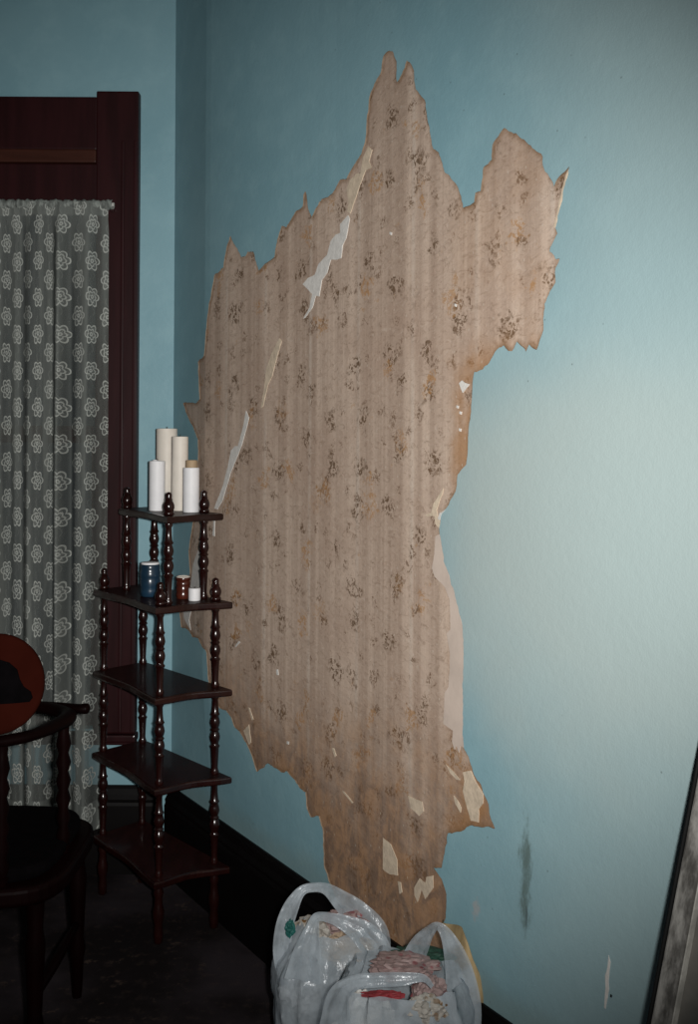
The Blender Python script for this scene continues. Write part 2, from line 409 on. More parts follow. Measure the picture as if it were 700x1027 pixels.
def prism(name, outline, z0, z1, mat, parent=None, bev=0.0, mats=None):
    bm = bmesh.new(); vs_ = [bm.verts.new((p[0], p[1], z0)) for p in outline]
    f = bm.faces.new(vs_); r = bmesh.ops.extrude_face_region(bm, geom=[f])
    for v in [g for g in r['geom'] if isinstance(g, bmesh.types.BMVert)]: v.co.z = z1
    bmesh.ops.recalc_face_normals(bm, faces=bm.faces)
    if bev:
        rim = [e for e in bm.edges if abs(e.verts[0].co.z-e.verts[1].co.z) < 1e-6]
        bmesh.ops.bevel(bm, geom=rim, offset=bev, segments=3, affect='EDGES', profile=.5)
    bm.verts.index_update(); v = [x.co.copy() for x in bm.verts]; fc = [[x.index for x in q.verts] for q in bm.faces]
    mi = None
    if mats: mi = [1 if q.calc_center_median().z > z1-1e-4 and q.normal.z > .9 else 0 for q in bm.faces]
    bm.free(); return make(name, v, fc, mat, parent, False, mats=mats, mi=mi)

# ------------------------------------------------------------------ right wall: plaster, painted paper with the torn hole, exposed old wallpaper
OUT = [(384.6,56),(388,52),(393.9,51.5),(397.6,61.6),(398,82),(403,74.6),(408,60.5),(412,64),(415.4,70.9),(416.9,89.4),(426.2,100.6),(429,123),
 (434.7,149),(440.3,152.6),(445.9,173),(457,184),(462.6,197),(464.4,208.3),(475.6,202.7),(476.7,193.5),(481.9,191.6),(484.9,167.4),(493,160),
 (494,145),(505.3,128.4),(513,132),(525.7,139.6),(530,145),(542.4,154.4),(546,169),(555.5,187),(561,176.7),(571,166.7),(567.3,182),(562.9,204.6),
 (557,228.6),(558.8,233.9),(551,252.3),(557,260),(561.5,259.3),(557,269),(557,283),(545.8,304.7),(544.9,331.2),(538.2,351),(535,349),(530.6,345.5),
 (527.4,353),(518.3,342.6),(513.6,352),(510,352),(505,346.4),(496.5,353),(488.9,366),(484,371),(475.6,373),(473.7,384.4),(472.4,412.8),(470,431.8),
 (469,450.5),(467.4,466),(458.7,476),(457,492.6),(447.3,510),(442,517),(441,535.5),(446.4,566),(454.3,589),(460.4,615),(464,632),(464.8,652.6),
 (464,722.6),(465,750.7),(471,763),(475.3,777),(482.3,787),(488.6,803),(491.7,818.6),(496.4,831),(485.4,829.6),(471.3,828),(460.3,834.3),(449.3,835.9),
 (446,856.3),(443,870.4),(435,870.4),(443,881.4),(447.7,897),(447,916),(444.6,925.4),(446,940),(444,985),(400,958),(372,935),(340,907),(330.8,886),
 (324.7,867.8),(323.6,833),(319.6,818.8),(311.4,819.8),(307.3,808.5),(306.3,794),(300,790),(296,783),(287.9,773.8),(281.8,774.8),(272.6,767.7),(268.5,765.6),
 (263.4,770.7),(257.2,773.8),(252,757.4),(247,745),(241.9,737),(234.7,728.8),(231.7,719.6),(226.6,712.5),(220,710.8),(212,697),(208.5,681.5),(207,654.6),
 (198,640),(193,639),(188,631),(181.5,629),(180,615),(184,595),(190.4,573.7),(189,552),(193,525),(196,505),(198,485),(198.5,462),(198.5,440.7),(193,427),
 (186.3,413.6),(183.6,404),(187,403),(195.5,405),(200,400.5),(198.5,363),(204.5,357),(209,309),(215,276),(224,268.5),(227,249),(231,236.4),(242,258),
 (246,257),(248.6,252),(254,252),(259.4,271.5),(266,264),(275,258),(278,240),(282.5,226.5),(287,228),(296,213),(303.5,207),(304.5,195),(306,192),(307.5,196),(308.6,207),
 (312.5,217.5),(320,202.5),(333.5,193.5),(341.3,180),(347.5,179),(355.3,165),(362.3,154.5),(366,142),(370.5,96.9),(375.3,83.9),(380.9,74.6)]
rnd = random.Random(7)
def rough_outline(pix, step=.007, amp=.0042, close=True, seed=0.0):
    P = [Vector((*uz(*p), 0)) for p in pix]; out = []
    for i in range(len(P)):
        a, b = P[i], P[(i+1) % len(P)]
        if not close and i == len(P)-1: break
        n = max(1, int((b-a).length/step)); t = (b-a).normalized(); nn = Vector((-t.y, t.x, 0))
        for k in range(n):
            q = a.lerp(b, k/n)
            w = mnoise.noise(Vector((q.x*38+seed, q.y*38, 3.1)))+.6*mnoise.noise(Vector((q.x*95, q.y*95+seed, 9.7)))
            out.append(q+nn*w*amp*(0.35 if k == 0 else 1))
    return [(q.x, q.y) for q in out]
hole = rough_outline(OUT)
Z0, Z1 = 0.26, CEIL
rect = [(0, Z0), (WALL_L, Z0), (WALL_L, Z1), (0, Z1)]
pts = [Vector(p) for p in rect]+[Vector(p) for p in hole]
nh = len(hole)
edges = [(i, (i+1) % 4) for i in range(4)]+[(4+i, 4+(i+1) % nh) for i in range(nh)]
HP = np.array(hole)
def inside(p):
    x, y = p; x1, y1 = HP[:, 0], HP[:, 1]; x2, y2 = np.roll(x1, -1), np.roll(y1, -1)
    c = ((y1 > y) != (y2 > y)) & (x < (x2-x1)*(y-y1)/(y2-y1+1e-12)+x1); return bool(c.sum() % 2)
for i in range(1, 40):
    for j in range(1, 33):
        q = (i*WALL_L/40*.999, Z0+j*(Z1-Z0)/33)
        if np.hypot(HP[:, 0]-q[0], HP[:, 1]-q[1]).min() > .02: pts.append(Vector(q))
for k in range(1, 72): pts += [Vector((k*.05, Z0)), Vector((k*.05, Z1))]
for k in range(0, nh, 1):
    a_, b_ = HP[k-1], HP[(k+1) % nh]; t_ = b_-a_; t_ = t_/(np.hypot(*t_)+1e-9)
    for sg in (1, -1):
        q = (HP[k][0]-sg*t_[1]*.013, HP[k][1]+sg*t_[0]*.013)
        if np.hypot(HP[:, 0]-q[0], HP[:, 1]-q[1]).min() > .0095 and inside(q): pts.append(Vector(q))
for i in range(1, 24):
    for j in range(1, 66):
        q = (i*.04, Z0+j*(Z1-Z0)/66+.004)
        if np.hypot(HP[:, 0]-q[0], HP[:, 1]-q[1]).min() > .012: pts.append(Vector(q))
for k in range(1, 33): pts += [Vector((0, Z0+k*(Z1-Z0)/33)), Vector((.05, Z0+k*(Z1-Z0)/33-.01))]
V2, E2, F2, _, _, _ = delaunay_2d_cdt(pts, edges, [], 0, 1e-6)
cen = [tuple((V2[f[0]]+V2[f[1]]+V2[f[2]])/3) for f in F2]
ins = [inside(c) for c in cen]
def sheet(faces2, off0, off1, verts2=V2):
    """closed thin sheet between two offsets from the wall: returns verts, faces, uvs, material index (1 on the torn rim)"""
    used = sorted({i for f in faces2 for i in f}); mp = {v: k for k, v in enumerate(used)}; n = len(used)
    vs_ = [wpt(*verts2[i], off1) for i in used]+[wpt(*verts2[i], off0) for i in used]
    uvs = [tuple(verts2[i]) for i in used]*2
    fs = [[mp[i] for i in f] for f in faces2]; mi = [0]*len(fs)
    cnt = {}
    for f in fs:
        for a, b in zip(f, f[1:]+f[:1]): cnt[(a, b)] = 1
    back = [[i+n for i in f[::-1]] for f in fs]; fs2 = fs+back; mi += [0]*len(back)
    for (a, b) in cnt:
        if (b, a) not in cnt: fs2.append([b, a, a+n, b+n]); mi.append(1)
    return vs_, fs2, uvs, mi
# solid plaster behind
NU = 40
slab_v, slab_f = [], []
for k in range(NU+1):
    u = WALL_L*k/NU
    a = wpt(u, 0, -.009); b = wpt(u, 0, -.15)
    slab_v += [Vector((a.x, a.y, 0)), Vector((a.x, a.y, Z1)), Vector((b.x, b.y, Z1)), Vector((b.x, b.y, 0))]
for k in range(NU):
    i = 4*k
    for s in range(4): slab_f.append([i+s, i+(s+1) % 4, i+4+(s+1) % 4, i+4+s])
slab_f += [[0, 1, 2, 3], [4*NU+3, 4*NU+2, 4*NU+1, 4*NU]]
wall_right = make('wall_right', slab_v, slab_f, 'plaster'); tag(wall_right, 'long plaster wall covered with blue painted paper torn open', kind='structure')
v, f, uvs, mi = sheet([F2[i] for i in range(len(F2)) if not ins[i]], -.0055, 0)
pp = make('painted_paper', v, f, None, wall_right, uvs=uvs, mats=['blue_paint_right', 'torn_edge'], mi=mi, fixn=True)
tag(pp, 'blue painted paper layer with a large ragged hole')
v, f, uvs, mi = sheet([F2[i] for i in range(len(F2)) if ins[i]], -.0056, -.0035)
patch = make('exposed_wallpaper', v, f, None, uvs=uvs, mats=['old_paper', 'torn_edge'], mi=mi)
ea = patch.data.attributes.new('edge_stain', 'FLOAT', 'POINT')
ea.data.foreach_set('value', [max(0.0, 1-np.hypot(HP[:, 0]-q[0], HP[:, 1]-q[1]).min()/.013) for q in uvs])
tag(patch, 'large ragged patch of old brown floral striped wallpaper bared on the blue wall', 'wallpaper')

def scrap(name, pix, mat, parent=patch, h=.0016, amp=.0016, lift=None, label=None, base=-.0034, step=.008):
    o2 = rough_outline(pix, step, amp, seed=len(bpy.data.objects)*1.7); n = len(o2)
    vv, _, ff, _, _, _ = delaunay_2d_cdt([Vector(p) for p in o2], [(i, (i+1) % n) for i in range(n)], [], 1, 1e-6)
    v, f, uvs, mi = sheet([list(x) for x in ff], base, base+h, vv)
    o = make(name, v, f, mat, parent, uvs=uvs)
    if label: o['label'] = label
    return o
scrap('paper_tear', [(368.5,146.6),(372.5,150),(369.3,161.5),(372,167.7),(365.8,171),(360.6,184.3),(355.3,200),(350.5,214),(347.5,212.3),(349,203.6),(347,189.6),(350,180.8),(357,173.8),(360.6,173.8),(363.2,158)], 'paper_cream', label='upper cream end of the diagonal tear')
scrap('paper_tear', [(348.3,215.8),(350,219.3),(346.6,238.6),(343,245.6),(341.3,258.8),(336,260.5),(331,260.5),(327.3,273.7),(322,280.7),(319.4,297.3),(316,296.4),(312.4,308.7),(305,319),(303.5,319.5),(309.8,308),(312.4,294.7),(302.8,285),(308,279),(315,275.4),(318.5,265),(327.3,256),(330.8,242),(336,235),(340.4,233.4),(340.4,224.6)], 'paper_white', label='white broad middle of the diagonal tear')
scrap('paper_tear', [(279.5,339),(281.6,342),(275,366),(272,378),(267.5,387),(263,408),(261,409.5),(264.5,387),(266.6,369),(272,354)], 'paper_cream')
scrap('paper_tear', [(246,412),(249,419),(247.4,425.8),(242,446),(231,473),(223,500.4),(217.5,511),(214,510),(223,487),(228.4,465),(231,451.6),(234.6,447.5),(238,447.5),(243.3,427)], 'paper_white')
scrap('paper_tear', [(213.5,521),(215,521),(214.5,538),(212.5,537)], 'paper_white')
scrap('paper_scrap', [(198,552),(201,556),(201,592),(190,592),(193,566)], 'paper_white')
scrap('paper_scrap', [(183,612),(191,612),(189,622),(190.5,632),(187,626),(184,620)], 'paper_white')
scrap('paper_scrap', [(463.4,774.6),(471.3,773),(476,784),(483.8,796.6),(483.8,806),(479,812),(479,824.9),(471.3,823.3),(468,812),(463.4,793.4),(465,784)], 'paper_cream')
scrap('paper_scrap', [(408.4,798),(422.6,804.4),(424,813.9),(419.4,818.6),(411.6,810.7)], 'paper_cream')
scrap('paper_scrap', [(383.3,840.6),(391,846.9),(397.4,862.6),(398,878.3),(389.6,876.7),(383.3,872)], 'paper_cream')
scrap('paper_scrap', [(414.7,890.8),(420,881),(425.7,886),(427,879.5),(433.6,878.3),(433.6,890.8),(425.7,901.8),(422,892),(417.9,905),(414.9,898)], 'paper_cream')
scrap('paper_scrap', [(454,798),(458,803),(461.8,810.7),(461,815.4),(455.6,806)], 'paper_cream')
scrap('paper_scrap', [(446,766.7),(454,774.6),(460.3,782.4),(457,782),(451,776)], 'paper_cream')
scrap('paper_scrap', [(342.4,793.4),(344,794),(353.4,805),(352.4,806)], 'paper_cream')
scrap('paper_scrap', [(332,750),(334,750.5),(336.5,758),(335,759.5)], 'paper_cream')
scrap('paper_scrap', [(248,709.4),(249.5,710),(253.5,721.7),(252,722.7)], 'paper_cream')
scrap('paper_scrap', [(243.5,733),(249,726.8),(251,745),(249,747)], 'paper_cream')
scrap('paper_scrap', [(398,884),(401,885),(402.5,895),(400,897)], 'paper_cream')
scrap('paper_scrap', [(236,647),(239,643),(240.5,644.5),(235,649.5)], 'paper_white')
scrap('paper_scrap', [(276.2,671.5),(278,671.5),(278.5,677),(276.8,677)], 'paper_white')
scrap('paint_flake', [(462.3,381.5),(465.6,384),(470,385.3),(463.3,393.9),(461.4,390),(459.5,384.4)], 'paper_white')
for px_, py_ in ((458, 408), (461, 414), (460.5, 431), (391, 234), (456, 306), (288, 745)):
    scrap('paper_fleck', [(px_-1, py_-1.6), (px_+1.2, py_-1), (px_+.8, py_+1.8), (px_-1, py_+1)], 'paper_white', amp=.0004, step=.02)
scrap('loose_flap', [(443.8,490),(443,494),(437,511.8),(438,517),(442,527.6),(439.4,530),(436,525.8),(435,518),(424.5,517),(431.5,514.5),(434,504.8)], 'paper_cream')
scrap('loose_flap', [(439.4,520),(441,514.5),(447.3,511),(443,515.5),(440.5,521.5)], 'paper_white', h=.004)
scrap('loose_flap', [(570.6,168.5),(567.5,181.3),(563,199),(556.6,228.6),(555,227.7),(561.3,198.8),(567.5,174.3)], 'paper_cream', amp=.001, h=.003)
scrap('paper_backing', [(441,535.5),(446,566),(453.8,589),(460,615),(463.6,632),(464.4,652.6),(463.6,722.6),(464.6,750),(461,748),(459.5,755),(457,748),(455,752),(452.6,743.7),(453.4,733),(443.8,726),
      (445.2,694.6),(449,689),(450.5,656),(447.3,635),(450.8,631.5),(450.8,617.5),(450,601),(445.5,589),(435,578.4),(432.4,569.6),(435,555.6),(436,538)], 'paper_pale', label='pale inner paper strip along the right tear', amp=.0018)

# chipped paint on the blue paper
o = scrap('paint_chip', [(610.5,958),(612.5,965),(610.5,985),(611,992),(607.5,1012),(606,1010),(607.5,990),(607,978),(609.5,970)], 'paper_white', parent=pp, base=-.0005, h=.0012, amp=.001)
scrap('paint_chip', [(612.3,997),(614,998),(613.6,1000.5),(612,1000)], 'black_edge', parent=pp, base=-.0005, h=.0012, amp=0, step=.02)

# ------------------------------------------------------------------ back wall, floor, ceiling, skirting
YB = CORNER.y
XR = at(140.5, 300, YB).x; ZT = at(118, 92.5, YB-.03).z; ZH = at(60, 97, YB-.03).z; ZB = at(120, 748, YB-.03).z
XL = XR-1.35
JW = (140-98)/F*YB                      # casing width
ox0, ox1, oz0, oz1 = XL+.10, XR-.10, ZB+.05, ZH-.16
WX0 = -3.2
def wall_with_hole(y0, y1):
    X = [WX0, ox0, ox1, CORNER.x]; Z = [0, oz0, oz1, CEIL]; vs_, fs, uvs = [], [], []
    for y in (y0, y1):
        for z in Z:
            for x in X: vs_.append(Vector((x, y, z))); uvs.append((x+20, z))
    g = lambda s, j, i: s*16+j*4+i
    for s in (0, 1):
        for j in range(3):
            for i in range(3):
                if (i, j) != (1, 1): fs.append([g(s, j, i), g(s, j, i+1), g(s, j+1, i+1), g(s, j+1, i)])
    for a, b in (((1, 1), (1, 2)), ((1, 2), (2, 2)), ((2, 2), (2, 1)), ((2, 1), (1, 1))):
        fs.append([g(0, *a), g(0, *b), g(1, *b), g(1, *a)])
    ring = [(0, i) for i in range(4)]+[(j, 3) for j in (1, 2, 3)]+[(3, i) for i in (2, 1, 0)]+[(j, 0) for j in (2, 1)]
    for a, b in zip(ring, ring[1:]+ring[:1]): fs.append([g(0, *a), g(0, *b), g(1, *b), g(1, *a)])
    return vs_, fs, uvs
v, f, uvs = wall_with_hole(YB, YB+.16)
wb = make('wall_back', v, f, 'blue_paint_back', uvs=uvs); tag(wb, 'light blue painted wall around the window', kind='structure')
E = CORNER+wd*WALL_L
fp = [(WX0, YB+.16), (CORNER.x+.16, YB+.16), (E.x+.15, E.y), (E.x+.15, -1.2), (WX0, -1.2)]
def slab(name, z0, z1, mat, label):
    n = len(fp); vs_ = [Vector((*p, z0)) for p in fp]+[Vector((*p, z1)) for p in fp]
    fs = [list(range(n))[::-1], list(range(n, 2*n))]+[[i, (i+1) % n, n+(i+1) % n, n+i] for i in range(n)]
    o = make(name, vs_, fs, mat, loc=(0, 0, 0)); tag(o, label, kind='structure'); return o
slab('floor', -.12, 0, 'carpet', 'dark brown patterned carpet floor')
slab('ceiling', CEIL, CEIL+.1, 'ceiling_paint', 'plain pale ceiling above the walls')
# moulded skirting: profile (out, z)
SK = [(0, 0), (.026, 0), (.026, .235), (.022, .245), (.024, .256), (.016, .270), (.013, .290), (.006, .300), (0, .300)]
def skirting(name, path, nrm, label):
    n = len(SK); vs_, fs = [], []
    for p, q in zip(path, nrm):
        for (o_, z) in SK: vs_.append(Vector((p[0]+q[0]*o_, p[1]+q[1]*o_, z)))
    for k in range(len(path)-1):
        for i in range(n): fs.append([k*n+i, k*n+(i+1) % n, (k+1)*n+(i+1) % n, (k+1)*n+i])
    fs += [list(range(n)), [(len(path)-1)*n+i for i in range(n)][::-1]]
    o = make(name, vs_, fs, 'baseboard_wood'); tag(o, label, kind='structure')
us = [0.004+i*(WALL_L-.01)/36 for i in range(37)]
skirting('baseboard_right', [wpt(u, 0, .001) for u in us], [wn]*37, 'tall nearly black skirting board below the torn wall')
skirting('baseboard_back', [(WX0, YB-.001), (CORNER.x-.03, YB-.001)], [(0, -1), (0, -1)], 'tall nearly black skirting board below the window')

# ------------------------------------------------------------------ window
win = bpy.data.objects.new('window_1', None); COL.objects.link(win); win.location = ((XL+XR)/2, YB, ZB)
tag(win, 'tall window with wide dark mahogany red casing behind the lace', kind='structure')
YF = YB-.034
box('side_casing', XR-JW, XR, YF-.012, YB-.001, ZB+.045, ZT, 'window_wood', win, .006)
box('side_casing', XL, XL+JW, YF-.012, YB-.001, ZB+.045, ZT, 'window_wood', win, .006)
for s, x in ((1, XR), (-1, XL)):          # beads on the casings
    xa = x-s*.052; box('casing_bead', xa-.006, xa+.006, YF-.019, YF-.010, ZB+.05, ZT-.17, 'window_wood', win, .004)
    xb = x-s*.010; box('casing_bead', xb-.006, xb+.006, YF-.017, YF-.010, ZB+.05, ZT-.17, 'window_wood', win, .003)
zb1 = at(60, 150, YB-.03).z; zb2 = at(60, 163.5, YB-.03).z; zb3 = at(60, 214, YB-.03).z
box('head_casing', XL+JW+.001, XR-JW-.001, YF, YB-.001, zb1, ZH, 'window_wood', win, .005)
box('head_fillet', XL+JW+.001, XR-JW-.001, YF-.008, YB-.001, zb2, zb1-.001, 'window_wood_light', win, .005)
box('head_board', XL+JW+.001, XR-JW-.001, YF+.008, YB-.001, zb3, zb2-.001, 'window_wood', win, .004)
box('sill', XL-.02, XR+.004, YB-.062, YB+.0, ZB+.018, ZB+.044, 'window_wood', win, .006)
box('apron', XL+.01, XR, YB-.026, YB-.001, ZB, ZB+.017, 'window_wood', win, .004)
jx0, jx1 = ox0+.001, ox1-.001
for x0, x1 in ((jx0, jx0+.02), (jx1-.02, jx1)): box('jamb', x0, x1, YB, YB+.14, oz0+.001, oz1-.001, 'window_wood', win, .002)
zm = (oz0+oz1)/2
for k, (za, zc, y) in enumerate(((oz0+.002, zm+.02, YB+.03), (zm-.02, oz1-.002, YB+.075))):
    s = bpy.data.objects.new('sash', None); COL.objects.link(s); s.parent = win; s.location = (0, .05, 0)
    for x0, x1 in ((jx0+.021, jx0+.071), (jx1-.071, jx1-.021)): box('stile', x0, x1, y, y+.04, za, zc, 'window_wood', s, .003)
    box('rail', jx0+.072, jx1-.072, y, y+.04, za, za+.06, 'window_wood', s, .003)
    box('rail', jx0+.072, jx1-.072, y, y+.04, zc-(.12 if k else .04), zc, 'window_wood', s, .003)
    box('pane', jx0+.072, jx1-.072, y+.018, y+.022, za+.061, zc-(.121 if k else .041), 'glass', s, 0)

# ------------------------------------------------------------------ lace curtain on its rod
cx1 = at(108.5, 400, CURT_D).x; cx0 = cx1-1.12
ct = at(60, 204, CURT_D).z; cbz = at(60, 829, CURT_D).z
nx, nz = 330, 70
vs_, uvs, fs = [], [], []
def fold(s, z):
    w = (ct-z)/(ct-cbz); amp = .013+.019*min(1, w*2.2)
    x = s
    f_ = math.sin(x*57+1.5*math.sin(x*19+.6)+.35*math.sin(z*1.3))*amp+math.sin(x*121+1.7+.35*math.sin(z*2+x*9))*amp*.30+math.sin(x*17+.4)*.008
    if w < .03: f_ = f_*.3+math.sin(x*240)*.003*(1-w/.03)
    return f_
for j in range(nz+1):
    z = ct+(cbz-ct)*(j/nz)
    if j == nz: pass
    arc = 0; prev = None
    for i in range(nx+1):
        s = i/nx*1.12; x = cx0+s; y = CURT_D-.022+fold(s, z)
        # lower hem rises and swings a little
        sw = .010*math.sin(s*9)*((ct-z)/(ct-cbz))**2
        zz = z+(.012*math.sin(s*21)+.006*math.sin(s*52))*(j/nz)**6
        xx = x+sw
        ym = fold(s, (ct+cbz)/2)
        if prev is not None: arc += math.hypot((1.12/nx), ym-prev)
        prev = ym; g = s+.018*math.sin(s*13+2.2)+.0065*math.sin(s*41+.5)
        vs_.append(Vector((xx, y, zz))); uvs.append((g*1.62+arc*.1+3, z))
for j in range(nz):
    for i in range(nx): a = j*(nx+1)+i; fs.append([a, a+1, a+nx+2, a+nx+1])
cur = thing('lace_curtain', (cx0+.56, CURT_D, cbz), 'long grey white floral lace curtain hanging over the window', 'curtain')
make('lace_panel', vs_, fs, 'lace', cur, True, uvs, fixn=False)
# ruffled rod pocket (header)
hv, hf, hu = [], [], []
for j in range(9):
    a = -math.pi*.62+j/8*math.pi*1.24
    for i in range(nx+1):
        s = i/nx*1.133; r_ = .0125+.0016*math.sin(s*170+2*math.sin(s*31))+.0010*math.sin(s*395)
        hv.append(Vector((cx0+s, CURT_D-.012-r_*math.cos(a), ct-.006+r_*1.25*math.sin(a)))); hu.append((s*1.5, ct+j*.004))
for j in range(8):
    for i in range(nx): a = j*(nx+1)+i; hf.append([a, a+1, a+nx+2, a+nx+1])
make('rod_pocket', hv, hf, 'lace_gathered', cur, True, hu, fixn=False)
rod = thing('curtain_rod', (cx0+.5, CURT_D-.012, ct-.006), 'slim white curtain rod along the top of the lace', 'curtain rod')
tube('rod', [(cx0-.03, CURT_D-.012, ct-.006), (cx0+.5, CURT_D-.012, ct-.006), (cx1-.03, CURT_D-.012, ct-.006), (cx1-.012, CURT_D-.012, ct-.006), (cx1-.002, CURT_D-.011, ct-.006), (cx1+.003, CURT_D-.004, ct-.006), (cx1+.004, YF-.022, ct-.006)], .0075, 'rod_white', rod, 10)
box('bracket', cx1-.004, cx1+.009, YF-.022, YF-.0125, ct-.022, ct+.006, 'window_wood', rod, .002)

# ------------------------------------------------------------------ turned what-not shelf
ZS = [0.197, 0.470, 0.736, 1.002, 1.268]           # top faces of the shelves
TH = .022
PL = {'L': (-.800, 3.600), 'F': (-.557, 3.255), 'R': (-.405, 3.360), 'B': (-.690, 3.700)}
PT = {'L': (-.722, 3.575), 'F': (-.536, 3.270), 'R': (-.447, 3.395), 'B': (-.648, 3.665)}
def outline(tl, tf, tr, tb, c1, c2):
    def edge(a, b, c, n=14):
        a, b = Vector(a), Vector(b); t = b-a; nn = Vector((-t.y, t.x)).normalized()
        if nn.dot(Vector((-.6, 3.48))-(a+b)/2) < 0: nn = -nn
        out = []
        for k in range(n):
            s = k/n; w = math.sin(math.pi*s)**1.0*c-.25*c*math.sin(3*math.pi*s)
            q = a.lerp(b, s)+nn*w; out.append((q.x, q.y))
        return out
    return edge(tl, tf, c1)+edge(tf, tr, c2)+edge(tr, tb, 0, 2)+edge(tb, tl, 0, 2)
OL = outline((-.832, 3.585), (-.562, 3.205), (-.350, 3.335), (-.693, 3.745), .010, .015)
OT = outline((-.752, 3.590), (-.532, 3.215), (-.385, 3.375), (-.650, 3.705), .010, .012)
we = thing('whatnot_shelf', (-.61, 3.48, 0), 'dark mahogany five tier what-not shelf with turned spindles in the corner', 'shelf')
for k, z in enumerate(ZS):
    prism('shelf_tier', OT if k == 4 else OL, z-TH, z, None, we, .006, mats=['shelf_wood', 'shelf_top_wood'])
def spindle_prof(h):
    r = [(0, .0105), (.03, .0135), (.06, .0105), (.09, .0095), (.26, .0115), (.33, .0125), (.355, .0155), (.38, .0110), (.40, .0115), (.44, .0150), (.475, .0158), (.51, .0140), (.54, .0108),
         (.56, .0145), (.585, .0108), (.61, .0135), (.65, .0158), (.69, .0140), (.73, .0112), (.755, .0150), (.78, .0115), (.86, .0098), (.94, .0092), (.97, .0125), (1, .0110)]
    return [(b, a*h) for a, b in r]
fin = [(.013, 0), (.0160, .003), (.0165, .008), (.0135, .012), (.0150, .016), (.0172, .023), (.0170, .031), (.0140, .039), (.0105, .044), (.0118, .047), (.0098, .050), (.0092, .056), (.0098, .061), (.0080, .066), (.0040, .069), (.001, .070)]
for a in 'LFRB':
    first = None
    x, y = PL[a]
    lathe('foot', (x, y, 0), [(.010, 0), (.0135, .004), (.0145, .03), (.0120, .055), (.0165, .075), (.0175, .095), (.0130, .112), (.0115, .135), (.0155, .150), (.0120, .160), (.0120, ZS[0]-TH)], 'shelf_wood', we, 18)
    for k in range(3):
        z0 = ZS[k]; h = ZS[k+1]-TH-z0
        lathe('spindle', (x, y, z0), spindle_prof(h), 'shelf_wood', we, 18, loc=(x, y, z0))
    x2, y2 = PT[a]
    if a != 'B': lathe('finial', (x, y, ZS[3]), fin, 'shelf_wood', we, 18)
    lathe('spindle', (x2, y2, ZS[3]), spindle_prof(ZS[4]-TH-ZS[3]), 'shelf_wood', we, 18)
    if a != 'B': lathe('finial', (x2, y2, ZS[4]), fin, 'shelf_wood', we, 18)

# ------------------------------------------------------------------ candles and jars
def candle(name, px, d, z, dia_px, h, mat, label, top=None, group='candles on the top tier'):
    p = at(px, 500, d); r = dia_px/2/F*d
    # keep column position at the height of the object middle
    t = thing(name, (p.x, p.y, z), label, 'candle', group)
    pr = [(r*.97, 0), (r, .003), (r*.995, h*.5), (r, h-.004), (r*.97, h-.0008), (r*.80, h), (r*.55, h-.003), (r*.15, h-.004)]
    lathe('wax_body', (p.x, p.y, z), pr, mat, t, 28)
    if top == 'tan':
        lathe('tan_stub', (p.x+.001, p.y, z+h-.006), [(r*.72, 0), (r*.74, .006), (r*.73, .026), (r*.66, .029), (r*.2, .028)], 'wax_tan', t, 24)
    else:
        tube('wick', [(p.x, p.y, z+h-.006), (p.x+.0007, p.y, z+h+.003), (p.x+.002, p.y, z+h+.006)], .0011, 'wick', t, 6, 3)
        if top == 'nub': lathe('wax_nub', (p.x-.006, p.y-.004, z+h-.004), [(.010, 0), (.009, .004), (.006, .0075), (.002, .008)], 'wax_white', t, 14)
    return t
zt = ZS[4]
candle('pillar_candle', 167.0, 3.605, zt, 21.0, .262, 'wax_ivory', 'tallest and widest ivory candle at the back of the top tier')
candle('pillar_candle', 180.2, 3.500, zt, 16.5, .236, 'wax_ivory', 'slim tall ivory candle between the others on the top tier')
candle('pillar_candle', 157.4, 3.490, zt, 15.8, .158, 'wax_white', 'short white candle on the left of the top tier', 'nub')
candle('pillar_candle', 191.6, 3.430, zt, 16.4, .139, 'wax_white', 'short white candle with a tan stub on top, beside the right finial', 'tan')
z2 = ZS[3]
p = atz(150.5, 598, z2); t = thing('blue_jar', (p.x, p.y, z2), 'dark blue ridged jar with white lid on the second tier', 'jar')
r = 10.2/F*p.y
lathe('jar_body', (p.x, p.y, z2), [(r*.8, 0), (r*.93, .004), (r*.96, .020), (r*.92, .026), (r*.98, .032), (r, .052), (r*.95, .057), (r*1.0, .062), (r*1.0, .077), (r*.92, .083), (r*.95, .088), (r*.94, .097), (r*.88, .101)], 'blue_glaze', t, 28)
lathe('lid', (p.x, p.y, z2+.101), [(r*.88, 0), (r*.90, .002), (r*.86, .006), (r*.5, .0075), (r*.1, .0078)], 'wax_white', t, 28)
p = atz(183.7, 600, z2); t = thing('brown_jar', (p.x, p.y, z2), 'small glossy red brown ridged jar on the second tier', 'jar')
r = 7.2/F*p.y
lathe('jar_body', (p.x, p.y, z2), [(r*.88, 0), (r*.98, .004), (r, .016), (r*.93, .020), (r, .025), (r*1.0, .034), (r*.93, .038), (r*.99, .042), (r*.99, .050), (r*.90, .054), (r*1.02, .058), (r*1.04, .063), (r*.98, .066)], 'brown_glaze', t, 26)
lathe('pale_rim', (p.x, p.y, z2+.066), [(r*.97, 0), (r*.95, .0025), (r*.80, .003), (r*.75, .001)], 'wax_ivory', t, 26)
p = atz(195, 602, z2); t = thing('votive_candle', (p.x, p.y, z2), 'tiny white votive candle beside the brown jar', 'candle')
r = 6.0/F*p.y
lathe('wax_body', (p.x, p.y, z2), [(r*.96, 0), (r, .003), (r, .034), (r*.95, .0375), (r*.8, .038), (r*.3, .0365)], 'wax_white', t, 24)
tube('wick', [(p.x, p.y, z2+.035), (p.x, p.y, z2+.039), (p.x+.004, p.y, z2+.041)], .0014, 'wick', t, 6, 3)

